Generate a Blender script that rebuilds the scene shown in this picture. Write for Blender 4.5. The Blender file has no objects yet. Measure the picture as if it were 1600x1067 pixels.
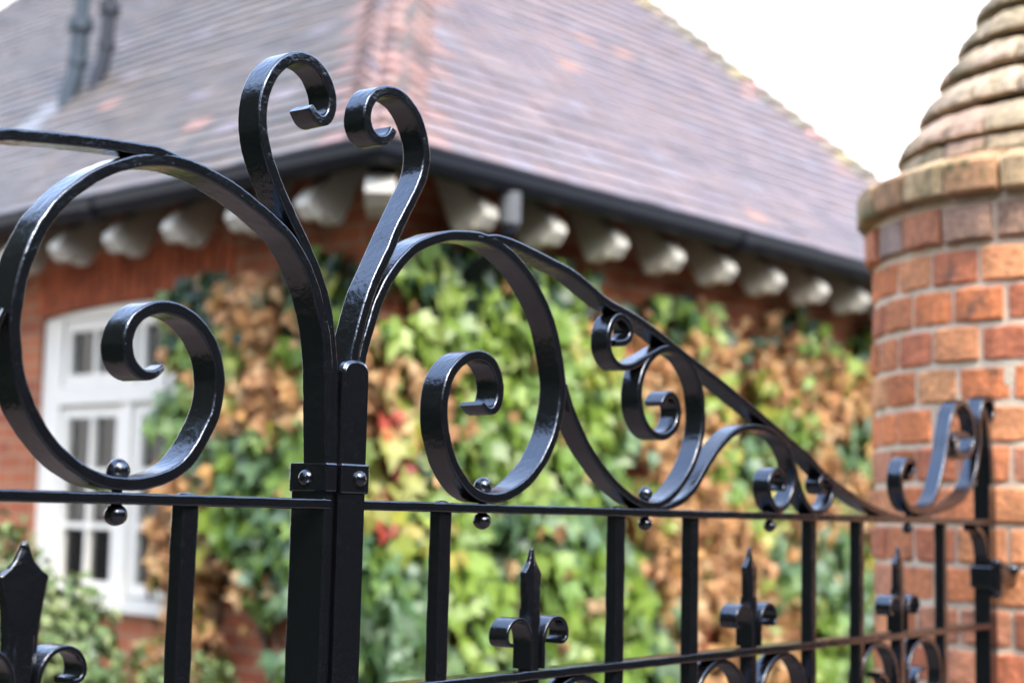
import bpy, math, random
from mathutils import Vector, noise
random.seed(7)
D = bpy.data
scene = bpy.context.scene
col = scene.collection
R = math.radians

# ------------------------------------------------------------------ helpers
class MB:
    """collects vertices, faces and a colour per vertex, builds ONE mesh object"""
    def __init__(s): s.v = []; s.f = []; s.c = []; s.sm = []
    def add(s, vs, fs, c=(1, 1, 1), smooth=False):
        b = len(s.v); s.v += [tuple(v) for v in vs]; s.c += [c] * len(vs)
        for f in fs: s.f.append(tuple(b + i for i in f)); s.sm.append(smooth)
    def box(s, o, ax, ay, az, c=(1, 1, 1)):
        """box centred at o with half-axis vectors"""
        o, ax, ay, az = Vector(o), Vector(ax), Vector(ay), Vector(az)
        vs = [o + ax * i + ay * j + az * k for i in (-1, 1) for j in (-1, 1) for k in (-1, 1)]
        s.add(vs, [(0, 1, 3, 2), (4, 6, 7, 5), (0, 4, 5, 1), (2, 3, 7, 6), (0, 2, 6, 4), (1, 5, 7, 3)], c)
    def build(s, name, mat, parent=None, loc=None, bevel=0):
        me = D.meshes.new(name)
        L = Vector(loc) if loc is not None else Vector((0, 0, 0))
        if parent is not None: L = ROOTLOC[parent.name] if parent.name in ROOTLOC else Vector(parent['origin'])
        me.from_pydata([tuple(Vector(v) - L) for v in s.v], [], s.f)
        me.polygons.foreach_set('use_smooth', s.sm)
        a = me.color_attributes.new('tint', 'FLOAT_COLOR', 'POINT')
        flat = []
        for c in s.c: flat += [c[0], c[1], c[2], 1.0]
        a.data.foreach_set('color', flat)
        me.materials.append(mat)
        me.update()
        o = D.objects.new(name, me); col.objects.link(o)
        if parent is not None: o.parent = parent
        else: o.location = L
        ROOTLOC[o.name] = L
        if bevel:
            m = o.modifiers.new('Bevel', 'BEVEL'); m.width = bevel; m.segments = 2; m.limit_method = 'ANGLE'
        return o

ROOTLOC = {}
def thing(name, label, cat, loc, group=None):
    o = D.objects.new(name, None); col.objects.link(o); o.location = loc
    o.empty_display_size = .1
    ROOTLOC[o.name] = Vector(loc)
    return tag(o, label, cat, group)
def tag(o, label, cat, group=None):
    o['label'] = label; o['category'] = cat
    if group: o['group'] = group
    return o
def structure(o): o['kind'] = 'structure'; return o

# ------------------------------------------------------------------ materials
def newmat(name):
    m = D.materials.new(name); m.use_nodes = True
    nt = m.node_tree; b = nt.nodes['Principled BSDF']
    return m, nt, b
def nd(nt, t, **kw):
    n = nt.nodes.new(t)
    for k, v in kw.items():
        if k in n.inputs: n.inputs[k].default_value = v
        else: setattr(n, k, v)
    return n
def lk(nt, a, b): nt.links.new(a, b)
def coords(nt): return nd(nt, 'ShaderNodeTexCoord').outputs['Object']
def ramp(nt, fac, stops):
    r = nt.nodes.new('ShaderNodeValToRGB'); e = r.color_ramp.elements
    while len(e) < len(stops): e.new(.5)
    for i, (p, c) in enumerate(stops): e[i].position = p; e[i].color = (*c, 1) if len(c) == 3 else c
    lk(nt, fac, r.inputs[0]); return r.outputs[0]
def mixc(nt, f, a, b, mode='MIX'):
    n = nt.nodes.new('ShaderNodeMix'); n.data_type = 'RGBA'; n.blend_type = mode
    for sock, v in ((n.inputs[0], f), (n.inputs[6], a), (n.inputs[7], b)):
        if hasattr(v, 'is_output'): lk(nt, v, sock)
        else: sock.default_value = v if not isinstance(v, tuple) or len(v) == 4 else (*v, 1)
    return n.outputs[2]
def bumpn(nt, h, strength, dist, prev=None):
    b = nd(nt, 'ShaderNodeBump', Strength=strength, Distance=dist); lk(nt, h, b.inputs['Height'])
    if prev is not None: lk(nt, prev, b.inputs['Normal'])
    return b.outputs[0]
def noi(nt, co, scale, detail=2, rough=.5):
    n = nd(nt, 'ShaderNodeTexNoise', Scale=scale, Detail=detail, Roughness=rough); lk(nt, co, n.inputs['Vector']); return n.outputs[0]

def mat_paint(name, base=(.0035, .0036, .0045), lump=1.0):
    m, nt, b = newmat(name); co = coords(nt)
    n1 = noi(nt, co, 125, 2, .5); n2 = noi(nt, co, 520, 3, .6); n3 = noi(nt, co, 28, 2, .5)
    grain = ramp(nt, n2, [(.45, (0, 0, 0)), (.75, (1, 1, 1))])
    h = bumpn(nt, n1, .58 * lump, .0011); h = bumpn(nt, n2, .42 * lump, .00035, h)
    nib = ramp(nt, noi(nt, co, 420, 1, .4), [(.72, (0, 0, 0)), (.80, (1, 1, 1))]); h = bumpn(nt, nib, .3 * lump, .0004, h); h = bumpn(nt, n3, .10 * lump, .003, h)
    lk(nt, h, b.inputs['Normal'])
    lk(nt, mixc(nt, grain, base, tuple(x * 1.9 for x in base)), b.inputs['Base Color'])
    rr = nd(nt, 'ShaderNodeMapRange', **{'To Min': .10, 'To Max': .20}); lk(nt, noi(nt, co, 60, 3), rr.inputs[0]); lk(nt, rr.outputs[0], b.inputs['Roughness'])
    b.inputs['Specular IOR Level'].default_value = 1.0; b.inputs['IOR'].default_value = 1.58; b.inputs['Specular Tint'].default_value = (.88, .94, 1, 1)
    return m
M_IRON = mat_paint('black_gloss_paint')

def mat_brick_shader(name, scale=(1, 1)):
    """wall bricks for the (blurred) house: UV are metres along the wall and height"""
    m, nt, b = newmat(name)
    uv = nd(nt, 'ShaderNodeUVMap', uv_map='wall').outputs[0]
    br = nd(nt, 'ShaderNodeTexBrick', Scale=1.0, **{'Mortar Size': .006, 'Mortar Smooth': .15, 'Bias': 0.0, 'Brick Width': .225, 'Row Height': .075})
    br.inputs['Color1'].default_value = (.46, .15, .06, 1); br.inputs['Color2'].default_value = (.28, .075, .035, 1)
    br.inputs['Mortar'].default_value = (.36, .24, .14, 1)
    lk(nt, uv, br.inputs['Vector'])
    v = noi(nt, uv, 3.0, 4, .6); c = mixc(nt, .55, br.outputs[0], ramp(nt, v, [(.3, (.55, .5, .5)), (.7, (1.25, 1.15, 1.05))]), 'MULTIPLY')
    n2 = noi(nt, uv, 60, 3); c = mixc(nt, .4, c, ramp(nt, n2, [(.3, (.6, .6, .6)), (.7, (1.3, 1.3, 1.3))]), 'MULTIPLY')
    lk(nt, c, b.inputs['Base Color']); b.inputs['Roughness'].default_value = .85
    h = bumpn(nt, br.outputs['Fac'], -.6, .008); h = bumpn(nt, n2, .4, .003, h); lk(nt, h, b.inputs['Normal'])
    return m
M_WALL = mat_brick_shader('house_brickwork')

def mat_tint(name, rough=.85, grain=60, amt=.5, bump=.4, dist=.003, big=6, bigamt=.4, spec=.4, stain=None, transl=0.0, sheen=None):
    """colour comes from the per-piece tint attribute, broken up by noise"""
    m, nt, b = newmat(name); co = coords(nt)
    a = nd(nt, 'ShaderNodeVertexColor', layer_name='tint').outputs[0]
    n1 = noi(nt, co, grain, 4, .65); n2 = noi(nt, co, big, 4, .6)
    c = mixc(nt, amt, a, ramp(nt, n1, [(.25, (.45, .45, .45)), (.75, (1.45, 1.45, 1.45))]), 'MULTIPLY')
    c = mixc(nt, bigamt, c, ramp(nt, n2, [(.3, (.6, .6, .62)), (.7, (1.3, 1.28, 1.25))]), 'MULTIPLY')
    if stain:
        scol, sscale, lo, hi = stain
        s = ramp(nt, noi(nt, co, sscale, 5, .65), [(lo, (0, 0, 0)), (hi, (1, 1, 1))])
        c = mixc(nt, s, c, scol)
    lk(nt, c, b.inputs['Base Color']); b.inputs['Roughness'].default_value = rough; b.inputs['Specular IOR Level'].default_value = spec
    if bump: lk(nt, bumpn(nt, n1, bump, dist), b.inputs['Normal'])
    if transl:
        t = nd(nt, 'ShaderNodeBsdfTranslucent'); lk(nt, c, t.inputs[0])
        mx = nd(nt, 'ShaderNodeMixShader'); mx.inputs[0].default_value = transl
        lk(nt, b.outputs[0], mx.inputs[1]); lk(nt, t.outputs[0], mx.inputs[2])
        lk(nt, mx.outputs[0], nt.nodes['Material Output'].inputs[0])
    return m
M_PIER = mat_tint('old_red_brick', .88, 70, .7, .9, .006, 11, .7, stain=((.12, .08, .06), 18, .56, .76))
M_CAP = mat_tint('weathered_cap_brick', .9, 60, .65, .8, .006, 9, .65, stain=((.15, .13, .05), 13, .50, .68))
M_MORTAR = mat_tint('lime_mortar', .95, 120, .3, .8, .003, 12, .25)
M_ROOF = mat_tint('clay_roof_tiles', .55, 40, .3, .3, .003, 3.0, .22, spec=.4, stain=((.26, .24, .15), 5.0, .66, .84))
M_HIP = mat_tint('clay_hip_tiles', .7, 40, .4, .3, .003, 5, .4)
M_LEAF = mat_tint('creeper_leaf', .42, 40, .25, .15, .002, 5, .25, spec=.5, transl=.25)
M_DRY = mat_tint('withered_leaf', .8, 60, .4, .3, .002, 5, .3, spec=.3, transl=.2)
M_WOOD = mat_tint('cream_gloss_timber', .5, 30, .15, .2, .002, 5, .2)
M_WHITE = mat_tint('white_window_paint', .4, 30, .08, .1, .001, 4, .1)
M_STEM = mat_tint('creeper_stem', .9, 50, .4, .5, .004, 6, .4)
M_LEAD = mat_tint('painted_vent_pipe', .5, 30, .3, .2, .002, 6, .3)
M_DARK = mat_tint('dark_interior', .9, 10, .1, 0, 0, 3, .1)
M_SOIL = mat_tint('ground_soil', .95, 12, .5, .8, .02, 1.2, .5)
M_PAVE = mat_tint('stone_paving', .9, 40, .4, .5, .004, 2, .4)
M_GUTTER = mat_tint('black_gutter_paint', .5, 30, .2, .1, .001, 4, .2, spec=.22)

def mat_glass():
    m, nt, b = newmat('window_glass')
    nt.nodes.remove(b)
    g = nd(nt, 'ShaderNodeBsdfGlossy', Roughness=.03); t = nd(nt, 'ShaderNodeBsdfTransparent'); t.inputs[0].default_value = (.8, .85, .85, 1)
    f = nd(nt, 'ShaderNodeFresnel', IOR=1.45); mx = nd(nt, 'ShaderNodeMixShader')
    lk(nt, f.outputs[0], mx.inputs[0]); lk(nt, t.outputs[0], mx.inputs[1]); lk(nt, g.outputs[0], mx.inputs[2])
    lk(nt, mx.outputs[0], nt.nodes['Material Output'].inputs[0])
    return m
M_GLASS = mat_glass()

# ------------------------------------------------------------------ the gates' plane
# s runs along the gates (0 = where the two leaves meet, + towards the brick pier), z is height,
# o is the offset in front of (+) or behind (-) their front face
GA = R(38.35)
GD = Vector((math.sin(GA), math.cos(GA), 0)); GN = Vector((math.cos(GA), -math.sin(GA), 0))
GO = Vector((-.17334, 1.56832, 0))
def G(s, z, o=0.0): return GO + GD * s + GN * o + Vector((0, 0, z))

PATHS = {
    'HL': [[-0.006,1.709],[-0.01,1.731],[-0.015,1.754],[-0.024,1.777],[-0.037,1.801],[-0.054,1.825],[-0.068,1.84],[-0.07,1.846],[-0.086,1.867],[-0.098,1.884],[-0.106,1.899],[-0.112,1.917],[-0.116,1.933],[-0.115,1.95],[-0.11,1.969],[-0.1,1.985],[-0.086,1.999],[-0.07,2.008],[-0.055,2.009],[-0.042,2.005],[-0.029,1.996],[-0.021,1.983],[-0.018,1.968],[-0.019,1.955],[-0.026,1.946],[-0.037,1.943],[-0.045,1.949],[-0.05,1.96]],
    'HR': [[0.022,1.708],[0.025,1.722],[0.029,1.739],[0.036,1.762],[0.048,1.792],[0.064,1.819],[0.086,1.86],[0.103,1.889],[0.118,1.912],[0.125,1.931],[0.126,1.947],[0.121,1.965],[0.113,1.98],[0.102,1.992],[0.09,2.0],[0.074,2.004],[0.057,2.003],[0.044,1.997],[0.033,1.986],[0.028,1.973],[0.026,1.962],[0.032,1.951],[0.04,1.944],[0.053,1.943],[0.067,1.948],[0.074,1.956],[0.073,1.962]],
    'RR': [[0.032,1.709],[0.035,1.713],[0.04,1.734],[0.047,1.753],[0.054,1.772],[0.066,1.795],[0.085,1.818],[0.107,1.838],[0.133,1.852],[0.159,1.861],[0.184,1.866],[0.215,1.869],[0.241,1.868],[0.267,1.861],[0.295,1.848],[0.32,1.83],[0.341,1.809],[0.358,1.787],[0.369,1.762],[0.377,1.737],[0.382,1.721],[0.381,1.698],[0.376,1.675],[0.364,1.646],[0.344,1.619],[0.316,1.597],[0.286,1.582],[0.257,1.577],[0.233,1.578],[0.214,1.585],[0.19,1.605],[0.173,1.633],[0.165,1.662],[0.164,1.685],[0.17,1.704],[0.183,1.721],[0.203,1.733],[0.225,1.738],[0.246,1.734],[0.259,1.72],[0.265,1.702],[0.262,1.683],[0.251,1.671],[0.24,1.668],[0.233,1.674],[0.23,1.683]],
    'RL': [[-0.013,1.696],[-0.014,1.713],[-0.019,1.738],[-0.026,1.759],[-0.038,1.784],[-0.053,1.806],[-0.068,1.821],[-0.083,1.833],[-0.089,1.834],[-0.115,1.847],[-0.143,1.858],[-0.17,1.866],[-0.197,1.871],[-0.222,1.872],[-0.246,1.868],[-0.27,1.861],[-0.292,1.849],[-0.314,1.835],[-0.335,1.817],[-0.348,1.799],[-0.356,1.788],[-0.364,1.77],[-0.37,1.749],[-0.374,1.729],[-0.376,1.709],[-0.374,1.688],[-0.371,1.672],[-0.364,1.65],[-0.351,1.629],[-0.334,1.61],[-0.313,1.594],[-0.29,1.583],[-0.268,1.578],[-0.247,1.578],[-0.224,1.581],[-0.205,1.587],[-0.188,1.597],[-0.176,1.611],[-0.165,1.629],[-0.155,1.65],[-0.152,1.67],[-0.153,1.686],[-0.158,1.702],[-0.167,1.715],[-0.18,1.727],[-0.196,1.736],[-0.214,1.739],[-0.231,1.739],[-0.245,1.733],[-0.256,1.723],[-0.263,1.709],[-0.264,1.695],[-0.259,1.683],[-0.249,1.674],[-0.234,1.671],[-0.222,1.675],[-0.214,1.684]],
    'W2': [[0.386,1.716],[0.392,1.7],[0.405,1.68],[0.426,1.653],[0.452,1.63],[0.483,1.608],[0.521,1.588],[0.559,1.576],[0.593,1.576],[0.627,1.588],[0.662,1.614],[0.686,1.643],[0.701,1.677],[0.702,1.709],[0.693,1.741],[0.671,1.765],[0.644,1.779],[0.611,1.782],[0.583,1.773],[0.563,1.758],[0.55,1.739],[0.545,1.72],[0.547,1.699],[0.557,1.681],[0.574,1.668],[0.597,1.663],[0.62,1.668],[0.637,1.682],[0.644,1.702],[0.636,1.717],[0.62,1.725],[0.606,1.721],[0.6,1.708]],
    'C1': [[0.488,1.776],[0.505,1.777],[0.521,1.782],[0.529,1.795],[0.518,1.808],[0.499,1.813],[0.483,1.804],[0.475,1.786],[0.475,1.768],[0.485,1.754],[0.501,1.747],[0.528,1.75],[0.555,1.762],[0.58,1.774]],
    'W3': [[0.593,1.573],[0.616,1.574],[0.651,1.583],[0.681,1.599],[0.711,1.628],[0.748,1.659],[0.787,1.681],[0.827,1.69],[0.868,1.691],[0.904,1.684],[0.933,1.672],[0.955,1.651],[0.964,1.627],[0.957,1.602],[0.941,1.583],[0.919,1.574],[0.901,1.578],[0.887,1.594],[0.882,1.611],[0.89,1.626],[0.908,1.634],[0.926,1.629],[0.937,1.617],[0.929,1.605]],
    'W4': [[0.962,1.645],[0.97,1.624],[0.989,1.596],[1.019,1.575],[1.05,1.575],[1.077,1.589],[1.088,1.609],[1.082,1.624],[1.062,1.631],[1.046,1.625],[1.039,1.613],[1.046,1.605],[1.061,1.605]],
    'TB': [[0.215,1.869],[0.25,1.872],[0.284,1.87],[0.318,1.865],[0.354,1.859],[0.402,1.85],[0.472,1.825],[0.515,1.817],[0.565,1.805],[0.611,1.79],[0.671,1.77],[0.734,1.751],[0.799,1.729],[0.868,1.705],[0.94,1.679],[1.015,1.652],[1.052,1.633],[1.128,1.608],[1.197,1.589],[1.269,1.575],[1.333,1.568],[1.4,1.567],[1.454,1.579],[1.535,1.591],[1.593,1.608],[1.633,1.632],[1.657,1.662],[1.668,1.691],[1.673,1.726],[1.677,1.758],[1.688,1.785],[1.709,1.797],[1.734,1.796],[1.744,1.784],[1.744,1.764],[1.726,1.75],[1.701,1.748]],
    'S5': [[1.358,1.637],[1.378,1.642],[1.39,1.652],[1.389,1.663],[1.373,1.668],[1.352,1.664],[1.339,1.652],[1.332,1.635],[1.335,1.614],[1.349,1.595],[1.377,1.584],[1.418,1.582],[1.454,1.593],[1.479,1.615],[1.498,1.643],[1.517,1.679],[1.531,1.718],[1.544,1.749],[1.564,1.771],[1.59,1.78],[1.616,1.775],[1.639,1.755],[1.649,1.73],[1.642,1.703],[1.621,1.686],[1.595,1.681],[1.565,1.689],[1.553,1.705],[1.566,1.718],[1.595,1.723],[1.619,1.719]],
    'TBL': [[-0.4,1.859],[-0.38,1.862],[-0.359,1.865],[-0.338,1.868],[-0.316,1.87],[-0.293,1.873],[-0.27,1.874],[-0.246,1.876],[-0.225,1.877],[-0.204,1.874]],
}


def resample(pts, step, smooth=2):
    """Catmull-Rom through the traced points, even steps, then relaxed so the bar runs fair"""
    P = [Vector((p[0], p[1])) for p in pts]
    P = [P[0] * 2 - P[1]] + P + [P[-1] * 2 - P[-2]]
    dense = []
    for i in range(1, len(P) - 2):
        a, b, c, d = P[i - 1], P[i], P[i + 1], P[i + 2]
        n = max(2, int((c - b).length / (step * .4)))
        for k in range(n):
            t = k / n
            dense.append(.5 * ((2 * b) + (c - a) * t + (2 * a - 5 * b + 4 * c - d) * t * t + (3 * b - 3 * c + d - a) * t ** 3))
    dense.append(P[-2])
    out = [dense[0]]; acc = 0
    for i in range(1, len(dense)):
        seg = (dense[i] - dense[i - 1]).length; acc += seg
        if acc >= step: out.append(dense[i]); acc = 0
    if (out[-1] - dense[-1]).length > step * .5: out.append(dense[-1])
    else: out[-1] = dense[-1]
    w = max(1, smooth)
    for _ in range(w):
        new = [out[0]]
        for i in range(1, len(out) - 1): new.append(out[i - 1] * .25 + out[i] * .5 + out[i + 1] * .25)
        new.append(out[-1]); out = new
    return out

def ribbon(mb, pts, t=.011, d=.030, o=0.0, step=.004, smooth=12, wob=.00035, tip=(1, 1), r=.0019, tipd=(1, 1), seed=0.0, twist=None):
    """a forged flat bar: thickness t in the gates' plane, depth d behind the front face"""
    P = resample(pts, step, smooth); n = len(P)
    prof = []                                   # rounded rectangle, support loops beside every corner
    hx, hy = .5, .5
    rings = []
    for i, p in enumerate(P):
        a = P[max(0, i - 1)]; b = P[min(n - 1, i + 1)]
        tg = (b - a).normalized(); nrm = Vector((-tg.y, tg.x))
        L0 = i * step; L1 = (n - 1 - i) * step; k = 1.0; kd = 1.0
        if L0 < .03: k *= tip[0] + (1 - tip[0]) * (L0 / .03); kd *= tipd[0] + (1 - tipd[0]) * (L0 / .03) ** .6
        if L1 < .03: k *= tip[1] + (1 - tip[1]) * (L1 / .03); kd *= tipd[1] + (1 - tipd[1]) * (L1 / .03) ** .6
        T, DD = t * k, d * kd; rr = min(r, T * .4)
        ring = []
        corners = [(T / 2 - rr, -rr, 0), (-T / 2 + rr, -rr, 90), (-T / 2 + rr, -DD + rr, 180), (T / 2 - rr, -DD + rr, 270)]
        for (cx, cy, a0) in corners:
            pc = []
            for q in (0, 30, 60, 90):
                A = R(a0 + q); pc.append((cx + rr * math.cos(A), cy + rr * math.sin(A)))
            e = rr * .35
            A = R(a0 - 90); pc.insert(0, (pc[0][0] + e * math.cos(A), pc[0][1] + e * math.sin(A)))
            A = R(a0 + 180); pc.append((pc[-1][0] + e * math.cos(A), pc[-1][1] + e * math.sin(A)))
            ring += pc
        dd0 = (d - DD) / 2
        vs = []
        for (x, y) in ring:
            q = p + nrm * x
            w = G(q.x, q.y, o + y - dd0)
            if wob:
                nn = noise.noise_vector(w * 38 + Vector((seed, 0, 0))) * wob + noise.noise_vector(w * 130 + Vector((seed, 5, 0))) * wob * .45
                w = w + nn
            vs.append(w)
        rings.append(vs)
    m = len(rings[0]); base = [v for rg in rings for v in rg]; fs = []
    for i in range(n - 1):
        for j in range(m):
            k = (j + 1) % m
            fs.append((i * m + j, i * m + k, (i + 1) * m + k, (i + 1) * m + j))
    mb.add(base, fs, smooth=True)
    for rg, flip in ((rings[0], True), (rings[-1], False)):
        c = sum(rg, Vector()) / m
        idx = [(j, (j + 1) % m, m) for j in range(m)]
        if flip: idx = [(b_, a_, c_) for a_, b_, c_ in idx]
        mb.add(rg + [c], idx)
    return P

def bar(mb, s0, z0, s1, z1, t, d, o=0.0, step=.02, **kw):
    """a straight bar from (s0,z0) to (s1,z1)"""
    L = math.hypot(s1 - s0, z1 - z0); n = max(2, int(L / .08))
    ribbon(mb, [(s0 + (s1 - s0) * i / n, z0 + (z1 - z0) * i / n) for i in range(n + 1)], t, d, o, step, smooth=1, **kw)

def ball(mb, c, r, sx=1.0, sz=1.0, nu=20, nv=12, c3=(1, 1, 1)):
    c = Vector(c); vs = []; fs = []
    for i in range(nv + 1):
        th = math.pi * i / nv
        for j in range(nu):
            ph = 2 * math.pi * j / nu
            v = Vector((math.sin(th) * math.cos(ph) * r * sx, math.sin(th) * math.sin(ph) * r * sx, math.cos(th) * r * sz))
            vs.append(c + v + noise.noise_vector((c + v) * 90) * r * .05)
    for i in range(nv):
        for j in range(nu):
            k = (j + 1) % nu
            fs.append((i * nu + j, (i + 1) * nu + j, (i + 1) * nu + k, i * nu + k))
    mb.add(vs, fs, c3, True)

def tube(mb, pts, r, nu=12, c=(1, 1, 1), rad=None):
    pts = [Vector(p) for p in pts]; rings = []
    for i, p in enumerate(pts):
        t = (pts[min(i + 1, len(pts) - 1)] - pts[max(i - 1, 0)]).normalized()
        up = Vector((0, 0, 1)) if abs(t.z) < .9 else Vector((1, 0, 0))
        a = t.cross(up).normalized(); b = t.cross(a).normalized(); rr = rad[i] if rad else r
        rings.append([p + a * math.cos(2 * math.pi * j / nu) * rr + b * math.sin(2 * math.pi * j / nu) * rr for j in range(nu)])
    vs = [v for g in rings for v in g]; fs = []
    for i in range(len(pts) - 1):
        for j in range(nu):
            k = (j + 1) % nu; fs.append((i * nu + j, i * nu + k, (i + 1) * nu + k, (i + 1) * nu + j))
    mb.add(vs, fs, c, True)
    mb.add(rings[0], [tuple(range(nu))[::-1]], c); mb.add(rings[-1], [tuple(range(nu))], c)

def stud(mb, base, axis, r, h):
    """a domed bolt head standing on base along axis"""
    base, axis = Vector(base), Vector(axis).normalized()
    up = Vector((0, 0, 1)) if abs(axis.z) < .9 else Vector((1, 0, 0))
    a = axis.cross(up).normalized(); b = axis.cross(a).normalized(); vs = []; fs = []; nu = 18; nv = 7
    for i in range(nv + 1):
        th = math.pi / 2 * i / nv
        for j in range(nu):
            ph = 2 * math.pi * j / nu
            vs.append(base + (a * math.cos(ph) + b * math.sin(ph)) * r * math.cos(th) + axis * (h * math.sin(th)))
    for i in range(nv):
        for j in range(nu):
            k = (j + 1) % nu; fs.append((i * nu + j, i * nu + k, (i + 1) * nu + k, (i + 1) * nu + j))
    mb.add(vs, fs, smooth=True)

# ------------------------------------------------------------------ the two gate leaves
RAIL_T, RAIL_B = 1.571, 1.561
LOW_T, LOW_B = 1.3825, 1.3715
def mir(pts): return [(-a, b) for a, b in pts]

def spear(mb, s, big=1.0):
    """flattened spear head with concave shoulders on top of a square bar (shape only above the curls)"""
    z0 = 1.522 if big < 1.2 else 1.529
    out = [(.0012, 0), (.0030, -.003), (.0046, -.009), (.0072, -.016), (.0115, -.0225), (.0175, -.0280), (.0178, -.0300), (.0162, -.037), (.0145, -.048), (.0125, -.062), (.0112, -.078), (.0108, -.105)]
    out = [(a * big * (.92 if b > -.05 else .92), b) for a, b in out]
    vs = []; fs = []
    for a, b in out:                                  # left, ridge, right at the front and again at the back
        th = .0018 + .0040 * min(1, abs(b) / .06)
        for k, q in ((-1, 0), (0, .0012), (1, 0)): vs.append(G(s + a * k, z0 + b, -.013 + th + q))
        for k in (1, 0, -1): vs.append(G(s + a * k, z0 + b, -.013 - th))
    for i in range(len(out) - 1):
        for j in range(6):
            k = (j + 1) % 6; fs.append((i * 6 + j, i * 6 + k, (i + 1) * 6 + k, (i + 1) * 6 + j)[::-1])
    fs.append((0, 1, 2, 3, 4, 5))
    mb.add([v + noise.noise_vector(v * 60) * .0006 for v in vs], fs)

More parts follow.
